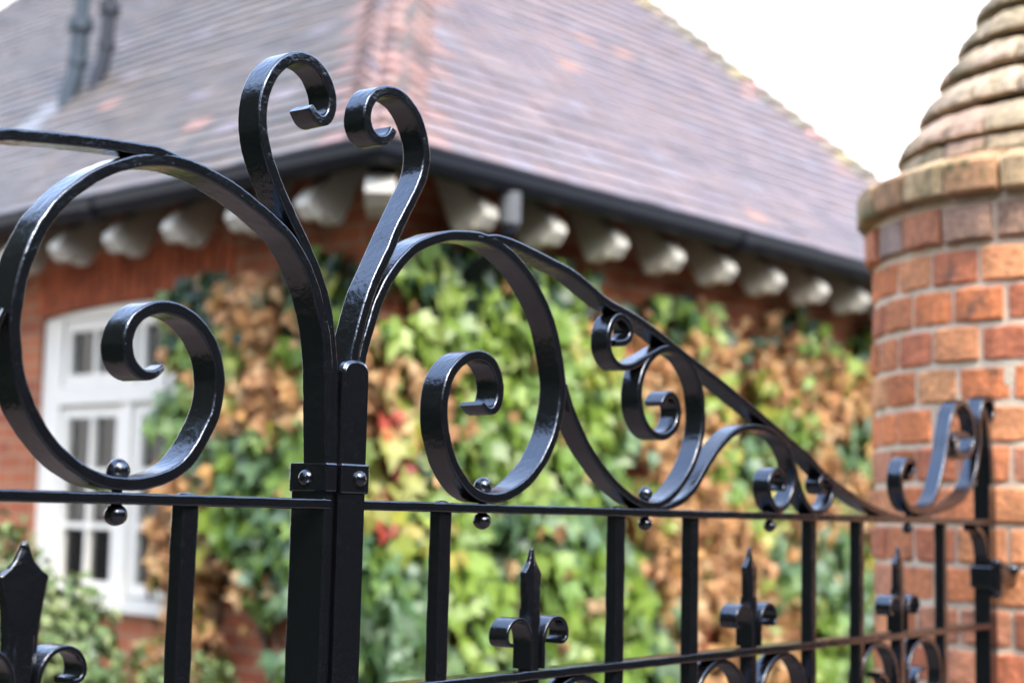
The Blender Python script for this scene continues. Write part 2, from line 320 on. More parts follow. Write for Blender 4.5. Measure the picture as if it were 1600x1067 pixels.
def leaf_gate(side, P, root):
    """one leaf of the double gate; side=+1 runs to the brick pier, -1 runs left past the camera"""
    sg = side
    f = lambda pts: pts if sg > 0 else mir(pts)
    cnt = [0]
    def rb(name, pts, **kw):
        cnt[0] += 1
        mb = MB(); ribbon(mb, pts, seed=cnt[0] * 3.7 + sg, **kw); return mb.build(name, M_IRON, root)
    def br(name, *a, **kw):
        cnt[0] += 1
        mb = MB(); bar(mb, *a, seed=cnt[0] * 2.3 + sg, **kw); return mb.build(name, M_IRON, root)
    # meeting stile
    if sg > 0:
        br('lock_stile', .0215, .06, .0215, 1.60, .038, .047, o=-.0035, r=.003)
        mb = MB()                                # round-topped cover strip planted on the stile
        prof = [(.0035, .08)] + [(.0035, z) for z in (.5, 1.0, 1.4, 1.6, 1.688)]
        cx, rr_ = .0225, .019
        arc = [(cx - rr_ * math.copysign(abs(math.cos(R(a))) ** .75, math.cos(R(a))), 1.694 + .0175 * max(0, math.sin(R(a))) ** .6) for a in range(0, 181, 9)]
        outl = [(.0035, .08)] + arc + [(.0415, .08)]
        n = len(outl)
        e = .0026
        inner = []
        for (a, b) in outl:
            inner.append((a + (e if a < cx - .004 else -e if a > cx + .004 else 0), b - (e if b > 1.66 else 0)))
        F = [G(a, b, .0045) for a, b in inner]; E = [G(a, b, .0020) for a, b in outl]; B = [G(a, b, -.0035) for a, b in outl]
        vs = F + E + B; fs = [tuple(range(n))]
        for i in range(n - 1):
            fs.append((i, n + i, n + i + 1, i + 1)); fs.append((n + i, 2 * n + i, 2 * n + i + 1, n + i + 1))
        mb.add(vs, fs); mb.build('cover_strip', M_IRON, root)
        heart, ring = PATHS['HR'], PATHS['RR']
        heart = [(.022, 1.60), (.0215, 1.66)] + heart; ring = [(.034, 1.60), (.0335, 1.66)] + ring
    else:
        br('lock_stile', -.0055, .06, -.0055, 1.60, .0125, .050, o=-.0005, r=.003, wob=.0006)
        heart, ring = PATHS['HL'], PATHS['RL']
        heart = [(-.0005, 1.595), (-.0015, 1.64), (-.0035, 1.675)] + heart; ring = [(-.0065, 1.585), (-.0085, 1.62), (-.0110, 1.66)] + ring
    rb('heart_scroll', heart, t=.0115, d=.031, smooth=16, tip=(1, .85), tipd=(1, .9), wob=.0007, o=-.0004)
    rb('ring_scroll', ring, t=.0115, d=.033, smooth=18, tip=(1, .5), tipd=(1, .55 if sg < 0 else 1), wob=.0006 if sg > 0 else .0009)
    rb('wave_scroll', f(PATHS['W2']), t=.010, d=.028, smooth=14, tip=(.6, .9))
    rb('curl', f(PATHS['C1']), t=.009, d=.027, smooth=8, tip=(.9, .5))
    rb('wave_scroll', f(PATHS['W3']), t=.0095, d=.027, smooth=10, tip=(.4, .9))
    rb('curl', f(PATHS['W4']), t=.009, d=.026, smooth=5, tip=(.5, .9))
    top = f(PATHS['TB'])
    if sg < 0: top = PATHS['TBL'][::-1] + [p for p in top if p[0] < -.46]
    rb('top_rail', top, t=.0105, d=.028, smooth=10, tip=(.3, .9))
    rb('end_scroll', f(PATHS['S5']), t=.0105, d=.027, smooth=6, tip=(.9, .9))
    # rails
    E0 = .041 if sg > 0 else -.0115
    cnt[0] += 1
    zt = RAIL_T; br('middle_rail', (.041 if sg > 0 else -.004), (RAIL_T + RAIL_B) / 2, sg * 1.712, (RAIL_T + RAIL_B) / 2, .0102, .027, step=.008, wob=.0006)
    br('lower_rail', (.041 if sg > 0 else -.004), (LOW_T + LOW_B) / 2, sg * 1.712, (LOW_T + LOW_B) / 2, .0108, .028, step=.008, wob=.0006)
    br('bottom_rail', sg * .041, .14, sg * 1.712, .14, .03, .028)
    # square uprights, with the riveted end showing above the rail
    BARS = [.178, .5145, .6905, 1.0285, 1.190, 1.5195]
    for k, s in enumerate(BARS):
        w = .0185
        lean = -.002 if k == 0 else 0
        br('upright', sg * s + lean * 4, .14, sg * s, RAIL_B + .001, w, .018, o=-.004, step=.012, wob=.0007, r=.0026)
        if k < 2:
            mb = MB(); stud(mb, G(sg * s, RAIL_T - .0003, -.013), (0, 0, 1), .0085, .0028); mb.build('rivet', M_IRON, root)
    # spear-headed uprights with a pair of curls
    for s in ((.341 if sg > 0 else .346), .849, 1.342):
        br('spear_upright', sg * s, .14, sg * s, 1.452, .019, .019, o=-.004, step=.012, wob=.0007, r=.0026)
        mb = MB(); spear(mb, sg * s, 1.0 if sg > 0 else 1.4); mb.build('spear_head', M_IRON, root, bevel=.0012)
        for q in (-1, 1):
            pts = [(.0115, 1.384), (.0115, 1.405), (.0125, 1.419), (.017, 1.431), (.026, 1.4395), (.0375, 1.4415), (.049, 1.438), (.0565, 1.429), (.0575, 1.418), (.053, 1.4125), (.0465, 1.413)]
            rb('spear_curl', [(sg * s + q * a, b) for a, b in pts], t=.0048, d=.027, o=.0005, smooth=3, step=.003, r=.0012)
        for q in (-1, 1):                          # hoops hanging below the lower rail
            cx = sg * s + q * .0885; pts = []
            for k in range(0, 36):
                a = R(200 - k * 13.5) if True else 0
                kk = max(0, k - 15); rad = .071 if k < 13 else .071 - .0022 * (k - 12)
                pts.append((cx - q * rad * math.cos(R(180 - (200 - k * 13.5))) * -1 * (1) if False else cx + q * (-rad) * math.cos(a) * -1, 1.2975 + rad * math.sin(a)))
            rb('hoop_scroll', pts, t=.0085, d=.024, o=-.003, smooth=4, step=.006)
    # ball-ended bolts through scroll and rail
    for s, up in ((.250, 1), (.5815, 1), (.909, 0), (1.384, 0)):
        s2 = sg * s if not (sg < 0 and s == .25) else -.2545
        mb = MB(); rr2 = .0105 if s < .5 else .0095
        if up: ball(mb, G(s2, 1.5905, -.014), rr2)
        ball(mb, G(s2, 1.552, -.014), rr2, 1, .92)
        tube(mb, [G(s2, 1.548, -.014), G(s2, 1.590, -.014)], .005)
        mb.build('ball_bolt', M_IRON, root)
    # hanging stile, bent over at its head to meet the top rail
    rb('hanging_stile', [(sg * a, b) for a, b in ((1.728, .05), (1.728, .4), (1.728, .8), (1.728, 1.2), (1.728, 1.5), (1.728, 1.60), (1.7275, 1.635))], t=.033, d=.031, step=.02, smooth=3, wob=.0005)
    rb('stile_head', [(sg * a, b) for a, b in ((1.7335, 1.60), (1.733, 1.64), (1.730, 1.68), (1.724, 1.715), (1.711, 1.750), (1.695, 1.775))], t=.019, d=.029, o=-.0012, smooth=3, tip=(1, .45))
    rb('corner_brace', [(sg * a, b) for a, b in ((1.655, 1.556), (1.680, 1.549), (1.697, 1.535), (1.707, 1.515), (1.7105, 1.49))], t=.010, d=.026, o=-.002, smooth=3)
    # hinge: strap round the stile, knuckle and pin
    mb = MB()
    c = G(sg * 1.728, 1.4655, -.016)
    mb.box(c, GD * .0215, GN * .0215, (0, 0, .0205))
    h = mb.build('hinge', M_IRON, root, bevel=.003)
    mb = MB(); tube(mb, [G(sg * 1.722, 1.440, .008), G(sg * 1.722, 1.494, .008)], .0105, 20)
    ball(mb, G(sg * 1.722, 1.494, .008), .0105, 1, .5); ball(mb, G(sg * 1.722, 1.436, .008), .0095)
    mb.build('hinge_pin', M_IRON, root)
    return root

gate_r = thing('iron_gate', 'black wrought iron gate leaf sloping down to its hinge on the round brick pier', 'gate', G(1.728, 0, -.015), 'pair of black wrought iron gates')
leaf_gate(1, PATHS, gate_r)
gate_l = thing('iron_gate', 'nearer black wrought iron gate leaf with the big ring in front of the white window', 'gate', G(-1.728, 0, -.015), 'pair of black wrought iron gates')
leaf_gate(-1, PATHS, gate_l)

# collar where the leaves meet: one strap on each leaf, each with a domed bolt
z0c, z1c = 1.5775, 1.6075
mb = MB()
mb.box(G(-.0070, (z0c + z1c) / 2, -.0235), GD * .0078, GN * .0268, (0, 0, (z1c - z0c) / 2 - .0005))
o = mb.build('collar', M_IRON, gate_l, bevel=.002)
mb = MB(); stud(mb, G(-.0146, 1.592, -.026), -GD, .0085, .007); st = mb.build('bolt', M_IRON, gate_l)
mb = MB()
mb.box(G(.0232, (z0c + z1c) / 2 - .0005, -.0212), GD * .0200, GN * .0278, (0, 0, (z1c - z0c) / 2))
o2 = mb.build('collar', M_IRON, gate_r, bevel=.002)
mb = MB(); stud(mb, G(.0285, 1.592, .0064), GN, .0085, .007); mb.build('bolt', M_IRON, gate_r)

# ------------------------------------------------------------------ round brick pier with stepped conical cap
PC = Vector((1.2136, 3.3209, 0)); PR = .435
pier = thing('brick_pier', 'round red brick gate pier with a stepped conical cap at the right edge', 'gate pier', PC)
def P_(ang, r, z): return PC + Vector((math.cos(ang) * r, math.sin(ang) * r, z))
def ringbricks(mb, r_out, z0, z1, depth, joint, off, pal, prof=None, n=None, jit=.003, rounded=.004):
    """one course of headers laid round the pier"""
    n = n or int(round(2 * math.pi * r_out / .1125))
    for k in range(n):
        a0 = 2 * math.pi * (k + off) / n + joint / 2 / r_out; a1 = 2 * math.pi * (k + 1 + off) / n - joint / 2 / r_out
        a0 += random.uniform(-1, 1) * .0015; a1 += random.uniform(-1, 1) * .0015
        c = random.choice(pal); v = random.uniform(.86, 1.16); c = tuple(x * v for x in c)
        rj = random.uniform(-jit, jit) ; zj = random.uniform(-.0015, .0015)
        pf = prof or [(r_out - depth, z0), (r_out - rounded, z0), (r_out, z0 + rounded), (r_out, z1 - rounded), (r_out - rounded, z1), (r_out - depth, z1)]
        m = 5; vs = []; fs = []
        L = len(pf)
        for j in range(m + 1):
            a = a0 + (a1 - a0) * j / m; e = (.003 if j in (0, m) else 0)
            for (rr, zz) in pf:
                q = P_(a, rr + rj - e, zz + zj); q += noise.noise_vector(q * 38) * .0034; vs.append(q)
        for j in range(m):
            for i in range(L - 1):
                fs.append((j * L + i, (j + 1) * L + i, (j + 1) * L + i + 1, j * L + i + 1))
        fs.append(tuple(range(L))); fs.append(tuple(m * L + i for i in range(L))[::-1])
        mb.add(vs, fs, c)
def lathe(mb, prof, n=72, c=(1, 1, 1)):
    vs = []; fs = []
    for j in range(n):
        a = 2 * math.pi * j / n
        for r_, z_ in prof: vs.append(P_(a, r_, z_))
    L = len(prof)
    for j in range(n):
        k = (j + 1) % n
        for i in range(L - 1): fs.append((j * L + i, k * L + i, k * L + i + 1, j * L + i + 1))
    mb.add(vs, fs, c, True)
PAL = [(0.667, 0.242, 0.100), (0.643, 0.211, 0.077), (0.736, 0.305, 0.129), (0.552, 0.179, 0.084), (0.750, 0.347, 0.146), (0.620, 0.262, 0.139), (0.529, 0.179, 0.084), (0.713, 0.231, 0.084)]
PALC = [(.48, .33, .17), (.43, .29, .15), (.48, .29, .15), (.36, .30, .16), (.50, .27, .13)]
PALT = [(0.561, 0.408, 0.269), (0.514, 0.383, 0.246), (0.579, 0.383, 0.254), (0.467, 0.356, 0.215), (0.579, 0.348, 0.215)]
mb = MB(); pitch = .0777; ztop = 2.0975
k = 0; z = ztop
while z > .05:
    ringbricks(mb, PR, z - .0655, z, .06, .0105, .5 * (k % 2) + random.uniform(-.06, .06), PAL, n=24)
    z -= pitch; k += 1
mb.build('shaft', M_PIER, pier)
mb = MB(); lathe(mb, [(PR - .0055, 0), (PR - .0055, 2.112), (PR + .002, 2.185), (PR - .004, 2.203), (PR + .016, 2.27), (.38, 2.275)], c=(.78, .64, .45))
lathe(mb, [(.38, 2.276), (.345, 2.315), (.30, 2.40), (.255, 2.48), (.215, 2.57), (.17, 2.65), (.135, 2.73), (.095, 2.81), (.06, 2.89), (.03, 2.97), (0.001, 3.0)], c=(.09, .075, .05))  # cone core coloured dark to paint the shadow in the undercut gaps
mb.build('mortar', M_MORTAR, pier)
mb = MB()
ringbricks(mb, .447, 2.114, 2.183, .06, .012, .3, [(.42, .25, .16), (.50, .20, .10), (.38, .26, .2), (.55, .2, .09), (.46, .3, .22)], n=24, jit=.005)
mb.build('corbel_course', M_PIER, pier)
mb = MB()
ringbricks(mb, .469, 2.2035, 2.268, .08, .008, .1, PALC, n=25, prof=[(.38, 2.2035), (.465, 2.2035), (.469, 2.209), (.469, 2.262), (.462, 2.270), (.41, 2.292), (.37, 2.30)], jit=.004)
mb.build('coping_course', M_CAP, pier)
LIPS = [(.380, 2.343), (.334, 2.428), (.289, 2.510), (.250, 2.586), (.209, 2.662), (.168, 2.738), (.127, 2.814), (.086, 2.890)]
mb = MB()
ringbricks(mb, .382, 2.296, 2.336, .05, .006, .6, PALT, n=22, prof=[(.34, 2.293), (.378, 2.296), (.381, 2.304), (.376, 2.330), (.33, 2.334)], jit=.003)
for i, (r_, z_) in enumerate(LIPS):
    r2, z2 = LIPS[i + 1] if i + 1 < len(LIPS) else (.045, 2.966)
    z2 -= .013
    pf = [(r_ - .05, z_ - .002), (r_ - .002, z_), (r_ + .001, z_ + .003), (r_ - .002, z_ + .014), (r_ - .010, z_ + .030), (r2 + .002, z2 - .008), (r2 - .030, z2 - .003), (r2 - .04, z2)]
    ringbricks(mb, r_, z_, z2, .05, .005, random.random(), PALT, prof=pf, n=max(6, int(2 * math.pi * r_ / .105)), jit=.002)
mb.build('stepped_cone', M_CAP, pier)
mb = MB(); ball(mb, PC + Vector((0, 0, 3.0)), .06, c3=(.45, .38, .3)); mb.build('finial', M_CAP, pier)

# hinge bracket let into the pier (belongs to the pier, the gate pivots on it)
mb = MB(); mb.box(G(1.768, 1.470, .008), GD * .034, GN * .008, (0, 0, .018)); hb = mb.build('hinge_bracket', M_IRON, pier, bevel=.002)
mb = MB(); stud(mb, G(1.788, 1.479, .016), GN, .0115, .010); mb.build('bolt', M_IRON, pier)

# ------------------------------------------------------------------ the cottage
HA = R(42.5)
E1 = Vector((math.sin(HA), math.cos(HA), 0))        # along the right-hand wall
E2 = Vector((-math.cos(HA), math.sin(HA), 0))       # along the left-hand wall
HO = Vector((-.51293, 6.09223, 0))                  # corner of the walls
def H(a, b, z): return HO + E1 * a + E2 * b + Vector((0, 0, z))
LA, LB = 4.9, 9.0
OV = .35
house = thing('brick_cottage', 'red brick cottage with a hipped clay tile roof, white window and creeper on its walls', 'house', H(0, 0, 0))

def wallmesh(quads, name):
    """quads: list of (4 points, 4 uv)"""
    me = D.meshes.new(name); vs = []; fs = []; uvs = []
    L = ROOTLOC[house.name]
    for pts, uv in quads:
        b = len(vs); vs += [tuple(Vector(p) - L) for p in pts]; fs.append(tuple(range(b, b + len(pts)))); uvs += uv
    me.from_pydata(vs, [], fs); ul = me.uv_layers.new(name='wall')
    for i, u in enumerate(uvs): ul.data[i].uv = u
    me.materials.append(M_WALL); me.update()
    o = D.objects.new(name, me); col.objects.link(o); o.parent = house; ROOTLOC[o.name] = L
    return o
ZE = 3.06
def qR(a0, a1, z0, z1): return ([H(a0, 0, z0), H(a1, 0, z0), H(a1, 0, z1), H(a0, 0, z1)], [(a0, z0), (a1, z0), (a1, z1), (a0, z1)])
WU0, WU1, WZ0, WZ1, WZA = .985, 2.485, 1.08, 2.475, 2.51
quads = [qR(0, LA, 0, ZE)]
def qL(b0, b1, z0, z1): return ([H(0, b1, z0), H(0, b0, z0), H(0, b0, z1), H(0, b1, z1)], [(b1 + .1, z0), (b0 + .1, z0), (b0 + .1, z1), (b1 + .1, z1)])
quads += [qL(0, WU0, 0, ZE), qL(WU1, LB, 0, ZE), qL(WU0, WU1, 0, WZ0)]
def arcz(u):
    t = (u - WU0) / (WU1 - WU0) * 2 - 1
    return WZ1 + (WZA - WZ1) * (1 - t * t)
NA = 12
for i in range(NA):
    u0 = WU0 + (WU1 - WU0) * i / NA; u1 = WU0 + (WU1 - WU0) * (i + 1) / NA
    quads.append(([H(0, u1, arcz(u1)), H(0, u0, arcz(u0)), H(0, u0, ZE), H(0, u1, ZE)], [(u1, arcz(u1)), (u0, arcz(u0)), (u0, ZE), (u1, ZE)]))
    quads.append(([H(0, u1, arcz(u1)), H(.11, u1, arcz(u1)), H(.11, u0, arcz(u0)), H(0, u0, arcz(u0))], [(u1, 0), (u1, .11), (u0, .11), (u0, 0)]))
for u in (WU0, WU1): quads.append(([H(0, u, WZ0), H(.11, u, WZ0), H(.11, u, WZ1), H(0, u, WZ1)], [(0, WZ0), (.11, WZ0), (.11, WZ1), (0, WZ1)]))
quads += [([H(LA, 0, 0), H(LA, LB, 0), H(LA, LB, ZE), H(LA, 0, ZE)], [(0, 0), (LB, 0), (LB, ZE), (0, ZE)]),
          ([H(0, LB, 0), H(LA, LB, 0), H(LA, LB, ZE), H(0, LB, ZE)], [(0, 0), (LA, 0), (LA, ZE), (0, ZE)])]
wallmesh(quads, 'wall')
# brick-on-end arch over the window
mb = MB(); n = 20
for i in range(n):
    u = WU0 - .04 + (WU1 - WU0 + .08) * (i + .5) / n; t = (u - (WU0 + WU1) / 2)
    ang = t * .22; zc = arcz(min(max(u, WU0), WU1)) + .115
    v = random.uniform(.9, 1.12)
    mb.box(H(-.002, u, zc), E1 * .006, (E2 * math.cos(ang) + Vector((0, 0, -math.sin(ang)))) * .033, (Vector((0, 0, math.cos(ang))) + E2 * math.sin(ang)) * .11, (.40 * v, .10 * v, .04 * v))
mb.build('window_arch', M_PIER, house)

# window: frame > casements and top lights > panes
W = (.76, .73, .64)
def wbox(mb, u0, u1, z0, z1, a0, a1, c=W): mb.box(H((a0 + a1) / 2, (u0 + u1) / 2, (z0 + z1) / 2), E1 * ((a1 - a0) / 2), E2 * ((u1 - u0) / 2), (0, 0, (z1 - z0) / 2), c)
mb = MB()
wbox(mb, WU1 - .17, WU1, 1.14, WZ1, .02, .11); wbox(mb, WU0, WU0 + .17, 1.14, WZ1, .02, .11)
UC = 1.735
wbox(mb, UC - .04, UC + .04, 1.14, 2.40, .015, .11); wbox(mb, WU0 + .17, WU1 - .17, 2.035, 2.125, .005, .11)
wbox(mb, WU0, WU1, 1.08, 1.14, -.05, .11)
for i in range(NA):                                    # arched head
    u0 = WU0 + (WU1 - WU0) * i / NA; u1 = WU0 + (WU1 - WU0) * (i + 1) / NA
    vs = [H(a, u, zz) for a in (.02, .11) for u, zz in ((u0, 2.455), (u1, 2.455), (u1, arcz(u1) - .002), (u0, arcz(u0) - .002))]
    mb.add(vs, [(0, 3, 2, 1), (4, 5, 6, 7), (0, 1, 5, 4), (3, 7, 6, 2)], W)
window = mb.build('window', M_WHITE, house, bevel=.004)
def light(u0, u1, z0, z1, cols, rows, name):
    mb = MB(); s = .055; a0, a1 = .03, .075
    wbox(mb, u0, u0 + s, z0, z1, a0, a1); wbox(mb, u1 - s, u1, z0, z1, a0, a1)
    wbox(mb, u0 + s, u1 - s, z0, z0 + s, a0 + .001, a1); wbox(mb, u0 + s, u1 - s, z1 - s, z1, a0 + .001, a1)
    for k in range(1, cols):
        u = u0 + s + (u1 - u0 - 2 * s) * k / cols; wbox(mb, u - .014, u + .014, z0 + s, z1 - s, a0 + .003, a1 - .01)
    for k in range(1, rows):
        z = z0 + s + (z1 - z0 - 2 * s) * k / rows; wbox(mb, u0 + s, u1 - s, z - .014, z + .014, a0 + .005, a1 - .011)
    o = mb.build(name, M_WHITE, window)
    mb = MB(); wbox(mb, u0 + s, u1 - s, z0 + s, z1 - s, .058, .062); mb.build('pane', M_GLASS, window)
for (u0, u1) in ((UC + .045, WU1 - .175), (WU0 + .175, UC - .045)):
    light(u0, u1, 1.15, 2.03, 2, 3, 'casement'); light(u0, u1, 2.13, 2.45, 2, 1, 'top_light')
mb = MB()
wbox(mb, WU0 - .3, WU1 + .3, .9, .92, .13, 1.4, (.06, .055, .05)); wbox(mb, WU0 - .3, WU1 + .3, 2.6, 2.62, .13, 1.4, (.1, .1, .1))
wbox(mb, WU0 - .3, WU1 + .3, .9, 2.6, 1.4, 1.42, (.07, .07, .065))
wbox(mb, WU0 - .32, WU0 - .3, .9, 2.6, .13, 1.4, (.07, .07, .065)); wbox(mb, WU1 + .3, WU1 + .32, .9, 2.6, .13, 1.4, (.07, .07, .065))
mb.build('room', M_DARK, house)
mb = MB()                                              # dark red curtains drawn back
for (c0, c1) in ((WU1 - .42, WU1 - .14), (UC - .13, UC + .16)):
    n = 40; vs = []
    for i in range(n + 1):
        u = c0 + (c1 - c0) * i / n; a = .17 + .03 * math.sin(i * 1.3)
        vs += [H(a, u, 1.1), H(a, u, 2.5)]
    mb.add(vs, [(2 * i, 2 * i + 2, 2 * i + 3, 2 * i + 1) for i in range(n)], (.12, .025, .02), True)
mb.build('curtain', M_DARK, house)

# roof: plain clay tiles laid course by course
PITCH = R(47); TP = math.tan(PITCH); ZR = 2.885; EO = OV + .03
def rz(d): return ZR + (d + OV) * TP                     # height above distance d in from the wall line
DM = LA / 2
gauge = .1 * math.cos(PITCH) * 1.0
ROOFPAL = [(0.195, 0.152, 0.138), (0.187, 0.150, 0.141), (0.207, 0.156, 0.138), (0.178, 0.143, 0.138), (0.216, 0.164, 0.146), (0.170, 0.141, 0.132)]
def tiles(mb, face):
    nc = int((DM + EO) / gauge) + 1
    full = LA if face == 'R' else LB
    for c in range(nc):
        d0 = -EO + c * gauge; d1 = min(d0 + gauge * 1.9, DM + .02)
        dm = d0 + gauge * .5
        lo, hi = dm, full - dm
        if hi <= lo: break
        w = .166; n = int((hi - lo) / w) + 2; off = (c % 2) * .5
        for k in range(-1, n):
            x0 = max(lo - .05, lo + (k + off - .5) * w + .002); x1 = min(hi + .05, lo + (k + off + .5) * w - .002)
            if x1 - x0 < .02: continue
            if face == 'L' and x0 > 8.0: continue
            base = random.choice(ROOFPAL); v = random.uniform(.9, 1.09); t = base
            q = noise.noise(Vector((x0 * .9, d0 * 1.6, 3.0 if face == 'R' else 9.0)))
            rr = random.random()
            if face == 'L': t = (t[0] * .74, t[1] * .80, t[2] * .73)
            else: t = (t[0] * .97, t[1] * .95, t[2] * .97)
            if q > .56 and face == 'R': t = (.28, .17, .135)
            elif rr < .012: t = (.34, .20, .15)
            elif rr < .04: t = (.2, .17, .17)
            # warm spread of orange tiles close to the hip
            if x0 - d0 < .26 and random.random() < .5: t = (.25, .155, .125)
            t = tuple(x * v for x in t)
            lift = random.uniform(0, .003); th = .017 + random.uniform(0, .003)
            jx = random.uniform(-.002, .002); dj = random.uniform(-.004, .004)
            def pt(x, d, h):
                zz = rz(d); nn = h
                if face == 'R': p = H(x, d, zz)
                else: p = H(d, x, zz)
                up = Vector((0, 0, math.cos(PITCH))) - (E2 if face == 'R' else E1) * math.sin(PITCH)
                sag = .012 * noise.noise(Vector((x * .5, d * .5, 1.7)))
                return p + up * (nn + sag)
            vs = [pt(x0 + jx, d0 + dj, .004 + lift + th), pt(x1 + jx, d0 + dj, .004 + lift + th), pt(x1 + jx, d1, .004), pt(x0 + jx, d1, .004),
                  pt(x0 + jx, d0 + dj + .004, -.002), pt(x1 + jx, d0 + dj + .004, -.002)]
            fs = [(0, 1, 2, 3), (4, 5, 1, 0), (4, 0, 3), (1, 5, 2)]
            if face == 'L': fs = [f[::-1] for f in fs]
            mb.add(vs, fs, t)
            dk = tuple(x * .30 for x in t); mb.c[-6] = mb.c[-6]; mb.c[-1] = dk; mb.c[-2] = dk  # shadow gap under each tile painted in along the lip's lower edge
mb = MB(); tiles(mb, 'R'); tiles(mb, 'L')
# the hidden slopes and the ridge as plain sheets
zt = rz(DM)
mb.add([H(LA + EO, -EO, rz(-EO)), H(LA + EO, LB + EO, rz(-EO)), H(DM, LB - DM, zt), H(DM, DM, zt)], [(0, 1, 2, 3)], (.34, .27, .28))
mb.add([H(-EO, LB + EO, rz(-EO)), H(LA + EO, LB + EO, rz(-EO)), H(DM, LB - DM, zt)], [(0, 2, 1)], (.34, .27, .28))
e = .03
mb.add([H(-EO + e, -EO + e, rz(-EO) - .02), H(LA + EO - e, -EO + e, rz(-EO) - .02), H(DM, DM, zt - .03), H(DM, LB - DM, zt - .03), H(-EO + e, LB + EO - e, rz(-EO) - .02)], [(0, 1, 2), (0, 2, 3, 4)], (.05, .04, .04))
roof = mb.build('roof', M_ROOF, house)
# bonnet tiles down the two near hips
def bonnets(mb, far):
    nb = int((DM + EO) / gauge)
    for c in range(nb + 1):
        d = -EO + c * gauge
        ca = (lambda x: x) if not far else (lambda x: LA - x)
        p0 = Vector((ca(d), d)); p1 = Vector((ca(d + gauge * 1.8), d + gauge * 1.8))
        v = random.uniform(.8, 1.2); cc = random.choice([(.27, .165, .135), (.23, .135, .115), (.29, .185, .15), (.18, .125, .11), (.28, .16, .13)])
        if far: cc = random.choice([(.17, .13, .09), (.20, .16, .08), (.14, .12, .08), (.26, .15, .12)])
        cc = tuple(x * v for x in cc)
        vs = []; m = 8; lift = .060 + random.uniform(0, .012)
        for (p, zz, k) in ((p0, rz(d), 1.0), (p1, rz(d + gauge * 1.8), .55)):
            for j in range(m + 1):
                t = (j / m) * 2 - 1
                # spread either side of the hip along the two slopes
                w = .24 * t * (k + .1)
                a_, b_ = (p.x + max(0, w), p.y + max(0, -w)) if not far else (p.x - max(0, w), p.y + max(0, -w))
                h = lift * (1 - t * t) * k + .020 * (1 if k == 1.0 else .4)
                vs.append(H(a_, b_, zz + h))
        fs = [(j, j + 1, m + 2 + j, m + 1 + j) for j in range(m)]
        lipb = [Vector(v_) - Vector((0, 0, .030)) for v_ in vs[:m + 1]]
        b0 = len(vs); vs += lipb
        fs += [(j, b0 + j, b0 + j + 1, j + 1) for j in range(m)]
        mb.add(vs, fs, cc)
        for q_ in range(1, m + 2): mb.c[-q_] = tuple(x * .25 for x in cc)  # lower lip edge darkened to paint the shading between bonnets
mb = MB(); bonnets(mb, False); mb.build('hip_tiles', M_HIP, roof)
mb = MB(); bonnets(mb, True); mb.build('hip_tiles', M_HIP, roof)

# eaves: soffit boards, rafter feet with scalloped ends, gutter, downpipe
mb = MB()
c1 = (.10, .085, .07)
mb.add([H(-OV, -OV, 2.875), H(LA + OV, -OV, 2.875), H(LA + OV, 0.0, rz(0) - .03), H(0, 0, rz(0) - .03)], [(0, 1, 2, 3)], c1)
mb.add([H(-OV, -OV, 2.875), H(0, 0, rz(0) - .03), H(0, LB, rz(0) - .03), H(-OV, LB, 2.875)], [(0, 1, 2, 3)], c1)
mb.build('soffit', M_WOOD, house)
TAIL = [(.04, .36), (-.285, .010), (-.345, -.035), (-.386, -.080), (-.388, -.108), (-.352, -.152), (-.318, -.156), (-.291, -.118), (-.266, -.154), (-.222, -.160), (-.198, -.128), (-.150, -.030), (-.105, .055), (-.06, .125), (.04, .22)]
TAIL = [(x + .02, z + 2.815) for x, z in TAIL]
def tail(wall, u):
    mb = MB(); hw = .040; n = len(TAIL)
    c = (.64, .60, .50)
    def pt(off, q): return H(u + off, q[0], q[1]) if wall == 'R' else H(q[0], u + off, q[1])
    vs = [pt(-hw, q) for q in TAIL] + [pt(hw, q) for q in TAIL]
    fs = [tuple(range(n)), tuple(range(n, 2 * n))[::-1]] + [(i, n + i, n + (i + 1) % n, (i + 1) % n) for i in range(n)]
    mb.add(vs, fs, c)
    for i_, v_ in enumerate(vs):                         # eaves shade painted in: darker up under the gutter, paler tips
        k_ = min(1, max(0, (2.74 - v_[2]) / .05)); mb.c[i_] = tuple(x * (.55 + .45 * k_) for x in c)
    return mb
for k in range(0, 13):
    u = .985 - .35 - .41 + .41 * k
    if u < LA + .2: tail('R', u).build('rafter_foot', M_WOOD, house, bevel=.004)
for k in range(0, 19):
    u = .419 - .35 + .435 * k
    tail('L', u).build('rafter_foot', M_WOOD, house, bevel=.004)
mb = MB()                                                # the hip rafter's foot on the corner
dg = (E1 + E2) / math.sqrt(2); sd = (E1 - E2) / math.sqrt(2); hw = .055; n = len(TAIL)
pts = [(q[0] * 1.38, q[1]) for q in TAIL]
vs = [HO + dg * x + sd * s_ + Vector((0, 0, z_)) for s_ in (-hw, hw) for x, z_ in pts]
mb.add(vs, [tuple(range(n)), tuple(range(n, 2 * n))[::-1]] + [(i, n + i, n + (i + 1) % n, (i + 1) % n) for i in range(n)], (.52, .49, .41))
mb.build('rafter_foot', M_WOOD, house)

